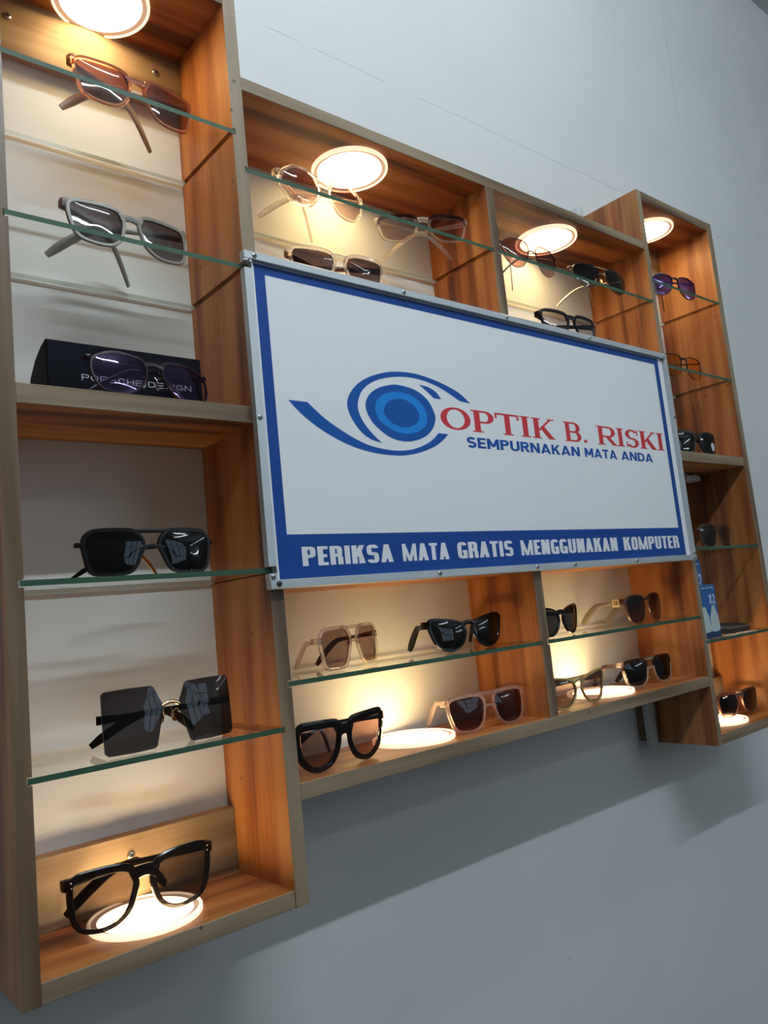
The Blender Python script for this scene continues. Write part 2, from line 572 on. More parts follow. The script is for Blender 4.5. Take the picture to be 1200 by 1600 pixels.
# glass shelves sitting in the grooves
def glass_shelf(label, x0, x1, z, yf=-0.1244):
    t = 0.0025
    bm = bmesh.new()
    fs = box(bm, x0 - 0.0036, x1 + 0.0036, yf, -0.0045, -t, t, 1)
    for f in bm.faces:
        f.material_index = 1 if all(v.co.y < yf + 1e-5 for v in f.verts) else 2 if all(v.co.y > -.0046 for v in f.verts) else 0
    o = finish(bm, 'glass_shelf', [M_GLASS, M_EDGE, M_BACKEDGE])
    o.location = (0, 0, z)
    return tag(o, label, 'shelf', 'glass shelves in the cabinets')
glass_shelf('topmost glass shelf of the left tall cabinet, under the brown sunglasses', XA1, XB0, G1)
glass_shelf('glass shelf under the frosted grey sunglasses in the left tall cabinet', XA1, XB0, G2, -0.1262)
glass_shelf('glass shelf seen edge-on under the black double-bridge sunglasses', XA1, XB0, G3, -0.1262)
glass_shelf('lowest glass shelf of the left tall cabinet, under the rimless square sunglasses', XA1, XB0, G4)
glass_shelf('upper glass shelf of the wide cabinet, left of the divider above the signboard', XB1, XC0, GM)
glass_shelf('upper glass shelf of the wide cabinet, right of the divider above the signboard', XC1, XD0, GM)
glass_shelf('lower glass shelf of the wide cabinet, left of the divider below the signboard', XB1, XC0, GN)
glass_shelf('lower glass shelf of the wide cabinet, right of the divider below the signboard', XC1, XD0, GN)
glass_shelf('topmost glass shelf of the right tall cabinet, under the purple sunglasses', XD1, XE0, G1)
glass_shelf('glass shelf under the orange-lensed glasses in the right tall cabinet', XD1, XE0, G2)
glass_shelf('glass shelf above the blue cartons in the right tall cabinet', XD1, XE0, G3)
glass_shelf('lowest glass shelf of the right tall cabinet, carrying the blue cartons', XD1, XE0, G4)

# round panel lamps
def lamp(label, x, y, z, up):
    t = thing('panel_lamp', label, 'lamp', (x, y, z), 0, 'round panel lamps in the cabinets')
    if not up:
        t.rotation_euler = (PI, 0, 0)
    bm = bmesh.new()
    lathe(bm, [(0, 0), (0.0505, 0), (0.0515, 0.0012), (0.0515, 0.0052), (0.0508, 0.0062), (0.0493, 0.0062), (0.0488, 0.0056),
               (0.0486, 0.0046)], 56)
    finish(bm, 'rim', M_TRIM, t, 50)
    bm = bmesh.new()
    lathe(bm, [(0.0486, 0.0046), (0.0440, 0.0046), (0.0432, 0.0042)], 56)
    finish(bm, 'groove', M_GROOVE, t, 50)
    bm = bmesh.new()
    lathe(bm, [(0.0432, 0.0042), (0.030, 0.0050), (0.015, 0.0054), (0, 0.0055)], 56)
    finish(bm, 'diffuser', M_LAMP, t, 50)
YL = -0.062
lamp('round lit lamp under the top of the left tall cabinet', 0.0955, -0.060, ZT0, False)
lamp('round lit lamp lying on the floor of the left tall cabinet under black sunglasses', 0.084, -0.064, ZB1, True)
lamp('round lit lamp under the top of the wide cabinet, left of the divider', 0.4235, YL, MT0, False)
lamp('round lit lamp under the top of the wide cabinet, right of the divider', 0.8395, YL, MT0, False)
lamp('round lit lamp on the bottom of the wide cabinet, left of the divider', 0.4360, -0.060, MB1, True)
lamp('round lit lamp on the bottom of the wide cabinet beside the olive cat-eye sunglasses', 0.8280, -0.060, MB1, True)
lamp('round lit lamp under the top of the right tall cabinet', 1.1700, YL, ZT0, False)
lamp('round lit lamp on the floor of the right tall cabinet', 1.1640, YL, ZB1, True)

# ------------------------------------------------------------------ lettering
def arc(cx, cy, rx_, ry_, a0, a1, n=14, p=2.0):
    o = []
    for i in range(n + 1):
        a = math.radians(a0 + (a1 - a0) * i / n)
        c, s = math.cos(a), math.sin(a)
        o.append((cx + rx_ * math.copysign(abs(c) ** (2 / p), c), cy + ry_ * math.copysign(abs(s) ** (2 / p), s)))
    return o

def strip(path, px, py, closed=False):
    k = len(path)
    L, R = [], []
    for i in range(k):
        a = path[(i - 1) % k] if closed else path[max(i - 1, 0)]
        b = path[(i + 1) % k] if closed else path[min(i + 1, k - 1)]
        dx, dy = b[0] - a[0], b[1] - a[1]
        l = math.hypot(dx, dy) or 1
        nx, ny = -dy / l * px, dx / l * py
        L.append((path[i][0] + nx, path[i][1] + ny))
        R.append((path[i][0] - nx, path[i][1] - ny))
    q = []
    for i in range(k if closed else k - 1):
        j = (i + 1) % k
        q.append([L[i], L[j], R[j], R[i]])
    return q

def glyph(ch, st):
    """polygons of one capital in a box W wide and 1 high; st: s stem, b bar, p roundness, serif"""
    s, b, p, sf = st['s'], st['b'], st['p'], st.get('serif', 0)
    W = st['W'].get(ch, st['W']['*'])
    P = []
    V = lambda x, y0=0, y1=1, w=s: P.append([(x - w / 2, y0), (x + w / 2, y0), (x + w / 2, y1), (x - w / 2, y1)])
    H = lambda x0, x1, y, w=b: P.append([(x0, y - w / 2), (x1, y - w / 2), (x1, y + w / 2), (x0, y + w / 2)])
    Dg = lambda x0, y0, x1, y1, w=s: P.append([(x0 - w / 2, y0), (x0 + w / 2, y0), (x1 + w / 2, y1), (x1 - w / 2, y1)])
    def serif(x, y, w=None):
        w = w or s + sf * 2
        P.append([(x - w / 2, y), (x + w / 2, y), (x + w / 2, y + (0.055 if y < .5 else -0.055)), (x - w / 2, y + (0.055 if y < .5 else -0.055))])
    i = s * 0.5 + sf
    def bowl(x0, xr, y0, y1):
        r = (y1 - y0) / 2 - b / 2
        xm = max(xr - s / 2 - r * st.get('bw', 1.0), x0 + 0.001)
        P.extend(strip([(x0, y1 - b / 2)] + arc(xm, (y0 + y1) / 2, xr - s / 2 - xm, r, 90, -90, 14, p) + [(x0, y0 + b / 2)], s / 2, b / 2))
    if ch in 'OQ':
        P.extend(strip(arc(W / 2, .5, W / 2 - s / 2, .5 - b / 2, 0, 354, 40, p), s / 2, b / 2, True))
    elif ch in 'CG':
        P.extend(strip(arc(W / 2, .5, W / 2 - s / 2, .5 - b / 2, 28, 332, 30, p), s / 2, b / 2))
        if ch == 'G':
            V(W - s / 2, 0.0 if p > 3 else .1, .5)
            H(W * .52, W, .5 - b / 2)
    elif ch in 'PRBD':
        V(i)
        if ch == 'D':
            bowl(i, W, 0, 1)
        elif ch == 'B':
            bowl(i, W * .96, .5 - b / 2, 1)
            bowl(i, W, 0, .5 + b / 2)
        else:
            bowl(i, W - (s * .1 if ch == 'R' else 0), .42, 1)
        if ch == 'R':
            if p > 3:
                V(W - s / 2, 0, .40)
                P.append([(W - s, .36), (W - s * .1, .40), (W - s * .35, .56), (W - s, .50)])
            else:
                Dg(W - s * .45, 0, W * .52, .5, s * 1.05)
        if sf:
            serif(i, 0)
            if ch in 'RP':
                serif(i * .8, 1, s + sf * 1.5)
                if ch == 'R':
                    serif(W - s * .2, 0, s * 1.3)
            else:
                P.append([(0, 0), (i, 0), (i, .055), (0, .055)])
                P.append([(0, .945), (i, .945), (i, 1), (0, 1)])
    elif ch == 'E':
        V(i)
        for y, f in ((b / 2, 1), (.5, .9), (1 - b / 2, 1)):
            H(i, W * f, y)
    elif ch == 'T':
        V(W / 2)
        H(0, W, 1 - b / 2)
        if sf:
            serif(W / 2, 0)
            for x in (0.035, W - 0.035):
                P.append([(x - .035, .74), (x + .035, .74), (x + .035, 1), (x - .035, 1)])
    elif ch == 'I':
        V(i)
        if sf:
            serif(i, 0)
            serif(i, 1)
    elif ch == 'K':
        V(i)
        th = s * (0.55 if sf else 1.08)
        Dg(i + s * .35, .38, W - s * .55 - sf * .3, 1, th)
        P.append([(W - s * 1.25 - sf * .3, 0), (W - sf * .3, 0), (i + s * 1.45, .66), (i + s * .75, .50)])
        if sf:
            serif(i, 0)
            serif(i, 1)
            serif(W - s * .62 - sf * .3, 0, s * 1.4)
            serif(W - s * .55 - sf * .3, 1, s * 1.4)
    elif ch == 'H':
        V(s / 2)
        V(W - s / 2)
        H(0, W, .5)
    elif ch == 'N':
        V(s / 2)
        V(W - s / 2)
        Dg(W - s * .55, 0, s * .55, 1, s * 1.1)
    elif ch == 'M':
        y, sm = (0, s * .78) if p > 3 else (.22, s)
        V(sm / 2, 0, 1, sm)
        V(W - sm / 2, 0, 1, sm)
        Dg(W / 2, y, sm * .5, 1, sm)
        Dg(W / 2, y, W - sm * .5, 1, sm)
    elif ch == 'A':
        Dg(s * .5, 0, W / 2, 1, s)
        Dg(W - s * .5, 0, W / 2, 1, s)
        H(W * .24, W * .76, .25, b * .85)
    elif ch == 'U':
        r = (W / 2 - s / 2) * (1.0 if p < 3 else .8)
        P.extend(strip([(s / 2, 1)] + arc(W / 2, .36, W / 2 - s / 2, .36 - b / 2, 180, 360, 16, p) + [(W - s / 2, 1)], s / 2, b / 2))
    elif ch == 'S':
        rx_ = W / 2 - s / 2
        ry_ = .25 - b * .25
        path = arc(W / 2, 1 - b / 2 - ry_, rx_, ry_, 12 if p > 3 else 28, 250, 16, p) + arc(W / 2, b / 2 + ry_, rx_, ry_, 70, -168 if p > 3 else -152, 16, p)
        P.extend(strip(path, s / 2 * .95, b / 2 * 1.1))
        if sf:
            P.append([(W - .10, .70), (W - .03, .70), (W - .03, 1), (W - .08, 1)])
            P.append([(.03, 0), (.08, 0), (.10, .30), (.03, .30)])
    elif ch == 'X':
        Dg(s / 2, 0, W - s / 2, 1)
        Dg(W - s / 2, 0, s / 2, 1)
    elif ch == '2':
        P.extend(strip(arc(W / 2, .70, W / 2 - s / 2, .3 - b / 2, 170, -30, 14, 2) + [(s * .6, b * .8)], s / 2, b / 2))
        H(0, W, b / 2)
    elif ch == '.':
        P.append(arc(W / 2, .085, .095, .085, 0, 345, 16))
    return P, W

def lettering(words, st, z0, z1, y, ink, parent):
    """flat print, one mesh per letter; words = (text, x0, x1)"""
    for text, x0, x1 in words:
        adv, gl = 0, []
        for ch in text:
            P, W = glyph(ch, st)
            gl.append((P, adv))
            adv += W + st['gap']
        adv -= st['gap']
        kx, kz = (x1 - x0) / adv, z1 - z0
        for P, ax in gl:
            bm = bmesh.new()
            lift = 0.0
            for q in P:
                vs = [(x0 + (ax + a) * kx, z0 + b * kz) for a, b in q]
                area = sum(vs[i][0] * vs[(i + 1) % len(vs)][1] - vs[(i + 1) % len(vs)][0] * vs[i][1] for i in range(len(vs)))
                if area < 0:
                    vs.reverse()
                bm.faces.new([bm.verts.new((a, y - lift, b)) for a, b in vs])
                lift += 2.5e-6
            me = bpy.data.meshes.new('letter')
            bm.to_mesh(me)
            bm.free()
            me.materials.append(ink)
            link('letter', me, parent)

SERIF = dict(s=.20, b=.085, p=2.0, serif=.085, gap=.045, bw=.9,
             W={'O': .98, 'P': .78, 'T': .88, 'I': .40, 'K': .92, 'B': .84, '.': .30, 'R': .92, 'S': .68, '*': .8})
SANS = dict(s=.235, b=.20, p=2.15, gap=.085, bw=.95,
            W={'S': .74, 'E': .66, 'M': .98, 'P': .74, 'U': .80, 'R': .77, 'N': .84, 'A': .92, 'K': .80, 'T': .72, 'D': .84, '*': .8})
BLOCK = dict(s=.235, b=.155, p=4.2, gap=.085, bw=.62,
             W={'I': .235, 'M': .80, 'E': .44, 'T': .50, 'K': .60, 'A': .60, 'N': .58, '*': .565})
LIGHT = dict(s=.11, b=.11, p=2.6, gap=.22, bw=.9, W={'I': .12, '*': .85})

# ------------------------------------------------------------------ signboard
SX0, SX1, SZ0, SZ1 = 0.2035, 1.0425, -0.0290, 0.3325
FW = 0.0095
sign = thing('signboard', 'framed white and blue vinyl signboard with an eye emblem and red lettering', 'sign', ((SX0 + SX1) / 2, -D, SZ0))
OFF = (-(SX0 + SX1) / 2, D, -SZ0)
def sg(o):
    o.location = OFF
    return o
YF0, YF1 = -0.1340, -0.1255
bm = bmesh.new()
box(bm, SX0, SX1, YF0 - .0008, YF1, SZ1 - FW, SZ1); bevel(bm, .0008)
r_top = sg(finish(bm, 'frame_rail', M_ALU, sign))
bm = bmesh.new()
box(bm, SX0, SX1, YF0 - .0008, YF1, SZ0, SZ0 + FW); bevel(bm, .0008)
r_bot = sg(finish(bm, 'frame_rail', M_ALU, sign))
bm = bmesh.new()       # left rail, notched round the two glass shelves it meets
poly = [(SX0, SZ0 + FW), (SX0 + FW, SZ0 + FW), (SX0 + FW, SZ1 - FW), (SX0, SZ1 - FW)]
for g in (G2, G3):
    poly += [(SX0, g + .0036), (SX0 + .0088, g + .0036), (SX0 + .0088, g - .0036), (SX0, g - .0036)]
f = prism(bm, poly, YF0, YF1)
bm.normal_update()
bmesh.ops.triangulate(bm, faces=f[:2])
r_l = sg(finish(bm, 'frame_rail', M_ALU, sign))
bm = bmesh.new()
box(bm, SX1 - FW, SX1, YF0, YF1, SZ0 + FW, SZ1 - FW)
r_r = sg(finish(bm, 'frame_rail', M_ALU, sign))
for rail, pts in ((r_top, [(0.2165, .3277), (.430, .3275), (.622, .3275), (.816, .3275), (1.033, .3280)]),
                  (r_bot, [(.2135, -.0240), (.439, -.0240), (.621, -.0240), (.704, -.0240), (.860, -.0240), (1.034, -.0245)])):
    for x, z in pts:
        screw(rail, (x, YF0 - .0014, z), .0030, M_STEEL if z > 0 or x > .3 else M_DARKSTEEL)
for rail, pts in ((r_l, [(.2078, .3205), (.2075, .149), (.2078, -.0165)]), (r_r, [(1.0375, .219), (1.0375, -.0165)])):
    for x, z in pts:
        screw(rail, (x, YF0 - .0006, z), .0028, M_STEEL)
YBN = -0.1290
bm = bmesh.new()
nx, nz = 60, 26
bx0, bx1, bz0, bz1 = SX0 + FW + .0018, SX1 - FW, SZ0 + FW - .001, SZ1 - FW + .001
grid = [[bm.verts.new((bx0 + (bx1 - bx0) * i / nx, YBN, bz0 + (bz1 - bz0) * j / nz)) for j in range(nz + 1)] for i in range(nx + 1)]
back = [[bm.verts.new((v.co.x, YBN + .0008, v.co.z)) for v in (r[0], r[-1])] for r in (grid[0], grid[-1])]
for i in range(nx):
    for j in range(nz):
        bm.faces.new((grid[i][j], grid[i + 1][j], grid[i + 1][j + 1], grid[i][j + 1]))
bm.faces.new((back[0][0], back[0][1], back[1][1], back[1][0]))
banner = sg(finish(bm, 'banner', M_BANNER, sign, 30))
def flat(name, pts, ink, y, smooth_n=0):
    if smooth_n:
        pts = [tuple(p) for p in spline([(a, b, 0) for a, b in pts], smooth_n)]
        pts = [(p[0], p[1]) for p in pts]
    bm = bmesh.new()
    bm.faces.new([bm.verts.new((a, y, b)) for a, b in pts])
    bm.normal_update()
    bmesh.ops.triangulate(bm, faces=bm.faces)
    for f in bm.faces:
        f.normal_update()
        if f.normal.y > 0:
            f.normal_flip()
    me = bpy.data.meshes.new(name)
    bm.to_mesh(me); bm.free()
    me.materials.append(ink)
    return link(name, me, banner)
YP = YBN - .00015
bm = bmesh.new()
o_x0, o_x1, o_z0, o_z1 = .2180, 1.0195, bz0, .3218
i_x0, i_x1, i_z0, i_z1 = .2312, 1.0070, .0270, .3110
for q in ([(o_x0, i_z1), (o_x1, i_z1), (o_x1, o_z1), (o_x0, o_z1)], [(o_x0, o_z0), (o_x1, o_z0), (o_x1, i_z0), (o_x0, i_z0)],
          [(o_x0, i_z0), (i_x0, i_z0), (i_x0, i_z1), (o_x0, i_z1)], [(i_x1, i_z0), (o_x1, i_z0), (o_x1, i_z1), (i_x1, i_z1)]):
    bm.faces.new([bm.verts.new((a, YP, b)) for a, b in q])
me = bpy.data.meshes.new('blue_border'); bm.to_mesh(me); bm.free(); me.materials.append(M_INK['navy'])
link('blue_border', me, banner)
IRIS_OUT = [(0.3545, 0.1781), (0.3611, 0.1901), (0.3754, 0.1999), (0.392, 0.2053), (0.4086, 0.2078), (0.4361, 0.2043), (0.4548, 0.1942), (0.4644, 0.1797), (0.4657, 0.1688), (0.4578, 0.155), (0.4417, 0.1441), (0.4155, 0.1375), (0.3888, 0.1406), (0.3668, 0.1535), (0.3569, 0.1661)]
IRIS_LIGHT = [(0.3688, 0.1754), (0.3736, 0.1862), (0.388, 0.195), (0.4073, 0.1985), (0.4292, 0.196), (0.445, 0.1867), (0.4513, 0.1742), (0.4485, 0.1609), (0.4342, 0.1512), (0.414, 0.147), (0.3927, 0.1503), (0.3754, 0.1594), (0.3699, 0.1672)]
IRIS_IN = [(0.3821, 0.1745), (0.3878, 0.1834), (0.4007, 0.1893), (0.4172, 0.1899), (0.4317, 0.1833), (0.4382, 0.173), (0.4345, 0.163), (0.4209, 0.1562), (0.4069, 0.1551), (0.3913, 0.1596), (0.383, 0.1673)]
ARC_UP = [(0.5333, 0.196), (0.5146, 0.2082), (0.491, 0.2163), (0.4648, 0.2223), (0.4362, 0.2256), (0.4025, 0.2236), (0.3749, 0.2166), (0.353, 0.2068), (0.3377, 0.1948), (0.3287, 0.1817), (0.328, 0.1696), (0.3343, 0.1561), (0.3452, 0.1438), (0.3583, 0.1366), (0.3741, 0.1333), (0.3605, 0.1439), (0.3493, 0.1563), (0.3433, 0.169), (0.3441, 0.1812), (0.3515, 0.1943), (0.3656, 0.2051), (0.385, 0.213), (0.4128, 0.2184), (0.441, 0.2191), (0.4696, 0.2146), (0.4926, 0.207), (0.5129, 0.1977)]
ARC_LOW = [(0.2476, 0.1731), (0.2621, 0.1598), (0.281, 0.147), (0.303, 0.136), (0.3307, 0.1263), (0.3626, 0.1206), (0.3993, 0.1194), (0.4303, 0.1242), (0.4575, 0.1332), (0.4736, 0.1419), (0.4856, 0.1515), (0.4685, 0.1518), (0.4558, 0.1418), (0.4373, 0.1331), (0.414, 0.1269), (0.3867, 0.1254), (0.356, 0.129), (0.332, 0.1369), (0.3113, 0.1467), (0.2936, 0.1567), (0.2808, 0.1663), (0.2725, 0.1731)]
GLINT = [(0.4438, 0.212), (0.4601, 0.2102), (0.4726, 0.2049), (0.4801, 0.1967), (0.4669, 0.1965), (0.4576, 0.2033)]
def open_curve(pts, cuts):
    """smooth between the corner indices in cuts"""
    out = []
    k = len(pts)
    cuts = sorted(cuts)
    for a, b in zip(cuts, cuts[1:] + [cuts[0] + k]):
        seg = [(*pts[i % k], 0) for i in range(a, b + 1)]
        out += [(p[0], p[1]) for p in spline(seg, 4, False)[:-1]]
    return out
flat('eye_emblem', open_curve(ARC_UP, [0, 14, 26]), M_INK['blue'], YP)
flat('eye_emblem', open_curve(ARC_LOW, [0, 10, 11, 21]), M_INK['blue'], YP)
flat('eye_emblem', open_curve(GLINT, [0, 3, 4]), M_INK['blue'], YP)
flat('eye_emblem', IRIS_OUT, M_INK['blue'], YP, 4)
flat('eye_emblem', IRIS_LIGHT, M_INK['light'], YP - .0001, 4)
flat('eye_emblem', IRIS_IN, M_INK['blue'], YP - .0002, 4)
lettering([('OPTIK', .4752, .7054), ('B.', .7275, .7850), ('RISKI', .8090, 1.0014)], SERIF, .1583, .1880, YP, M_INK['red'], banner)
lettering([('SEMPURNAKAN', .5180, .7592), ('MATA', .7716, .8555), ('ANDA', .8671, .9585)], SANS, .1364, .1507, YP, M_INK['blue'], banner)
lettering([('PERIKSA', .2478, .3732), ('MATA', .3880, .4635), ('GRATIS', .4788, .5828), ('MENGGUNAKAN', .5990, .8230), ('KOMPUTER', .8400, 1.0015)],
          BLOCK, -.0068, .0136, YP - .0001, M_INK['white'], banner)

# ------------------------------------------------------------------ cable duct and wires beside the right cabinet
duct = thing('cable_duct', 'white plastic cable duct on a batten coloured dark for shade below the wide cabinet', 'duct', (1.014, 0, -.343))
bm = bmesh.new()
box(bm, 1.0035, 1.0240, -.0250, -.0140, -.3430, MB0 - .0006); bevel(bm, .0012)
o = finish(bm, 'duct_cover', M_DUCT, duct); o.location = (-1.014, 0, .343)
o = board('batten', duct, 'b', 1.0040, 1.0235, -.0138, YB, -.3290, MB0 - .0006); o.location = (-1.014, 0, .343)
duct2 = thing('cable_duct', 'short stub of white cable duct standing up behind the wide cabinet', 'duct', (1.014, 0, MT1))
bm = bmesh.new()
box(bm, 1.006, 1.0225, -.0240, -.0006, MT1 + .0003, .6530); bevel(bm, .0012)
o = finish(bm, 'duct_cover', M_DUCT, duct2); o.location = (-1.014, 0, -MT1)
def wire(pts, r, m, parent, name):
    bm = bmesh.new()
    sweep(bm, [Vector(p) for p in pts], [(r, r)] * len(pts), 6)
    return finish(bm, name, m, parent, 60)

def sweep(bm, pts, sizes, n=8, up=Vector((0, 0, 1)), power=2.0):
    """tube with an oval section (half thickness across, half height up)"""
    rings = []
    k = len(pts)
    for i, p in enumerate(pts):
        t = (pts[min(i + 1, k - 1)] - pts[max(i - 1, 0)]).normalized()
        u = up if abs(t.dot(up)) < 0.95 else Vector((0, 1, 0))
        a = t.cross(u).normalized()
        b = a.cross(t).normalized()
        th, ht = sizes[i]
        ring = []
        for j in range(n):
            an = 2 * PI * (j + .5) / n
            c, s = math.cos(an), math.sin(an)
            c = math.copysign(abs(c) ** (2 / power), c)
            s = math.copysign(abs(s) ** (2 / power), s)
            ring.append(bm.verts.new(p + a * th * c + b * ht * s))
        rings.append(ring)
    for i in range(k - 1):
        for j in range(n):
            bm.faces.new((rings[i][j], rings[i + 1][j], rings[i + 1][(j + 1) % n], rings[i][(j + 1) % n]))
    bm.faces.new(rings[0][::-1])
    bm.faces.new(rings[-1])
M_WIRE = plain('beige_wire', (0.42, 0.36, 0.28), 0.6)
wires = thing('hanging_wires', 'pair of thin pale wires hanging beside the cable duct', 'wire', (1.03, -.02, MB0))
for dx in (0, .0022):
    pts = [(.0015 + dx * .4, 0, -.0005), (.0015 + dx * 1.2, -.001, -.03), (.002 + dx * 1.6, 0, -.06), (.003 + dx, .002, -.085), (.0045 + dx * .8, .004, -.097)]
    wire(pts, .0007, M_WIRE, wires, 'wire')
adapter = thing('led_adapter', 'white plastic power adapter fixed under the wooden shelf of the right cabinet', 'adapter', (1.25, -.035, ZS0))
bm = bmesh.new()
box(bm, -.035, .0180, -.011, .011, -.0150, -.0045); bevel(bm, .0018, 2)
finish(bm, 'housing', plain('white_abs', (.72, .69, .68), .4), adapter, 30)
for x in (-.026, .008):
    bm = bmesh.new()
    box(bm, x - .004, x + .004, -.006, .006, -.0046, -.0002)
    finish(bm, 'foot', M_DUCT, adapter)

# ------------------------------------------------------------------ eyewear
SHAPES = {   # right lens: x 0 at the nose to 1 at the temple, y 0 bottom to 1 top
    'square': [(0.02, .72), (.07, .93), (.28, 1.0), (.62, 1.0), (.92, .96), (1.0, .80), (.97, .42), (.86, .10), (.58, 0), (.30, .03), (.12, .22), (.05, .48)],
    'wayfarer': [(0.0, .70), (.07, .91), (.32, .99), (.66, 1.0), (.93, .97), (1.0, .82), (.975, .44), (.87, .11), (.60, 0), (.34, .03), (.14, .20), (.04, .46)],
    'navigator': [(0.0, .70), (.13, .96), (.34, 1.0), (.68, 1.0), (.91, .95), (1.0, .76), (.97, .40), (.90, .07), (.72, 0), (.38, .0), (.20, .10), (.08, .40)],
    'rimless': [(0.0, .64), (.06, .76), (.15, .97), (.20, 1.0), (.55, 1.01), (.94, 1.0), (.99, .96), (1.0, .50), (.99, .05), (.94, 0), (.55, -.01), (.22, 0), (.17, .03), (.08, .36)],
    'geo': [(0.01, .60), (.10, .86), (.34, .99), (.66, 1.0), (.92, .82), (1.0, .60), (.96, .34), (.74, .04), (.50, 0), (.26, .06), (.06, .34)],
    'pilot': [(0.0, .74), (.10, .95), (.40, 1.0), (.72, .97), (.94, .82), (1.0, .58), (.90, .24), (.66, .02), (.44, 0), (.22, .12), (.06, .44)],
    'cateye': [(0.02, .58), (.10, .80), (.32, .93), (.62, 1.0), (.92, 1.04), (1.0, .96), (.97, .66), (.84, .22), (.60, .01), (.40, .01), (.20, .14), (.06, .38)],
    'dee': [(0.03, .76), (.06, .93), (.28, .98), (.66, 1.0), (.95, 1.0), (1.0, .90), (.98, .55), (.88, .22), (.66, .02), (.44, 0), (.22, .12), (.08, .42)],
    'oversize': [(0.02, .70), (.10, .92), (.36, 1.0), (.66, 1.0), (.92, .93), (1.0, .76), (.96, .38), (.82, .08), (.56, 0), (.32, .04), (.14, .22), (.05, .46)],
    'sport': [(0.02, .72), (.08, .92), (.34, .99), (.62, 1.0), (.90, .86), (1.0, .70), (1.0, .40), (.88, .08), (.62, 0), (.36, .04), (.16, .24), (.06, .48)],
}
SHARP = {'rimless', 'geo'}
GAP = {'geo': .0150, 'rimless': .0135, 'navigator': .0155, 'pilot': .0170, 'dee': .0120, 'cateye': .0120}

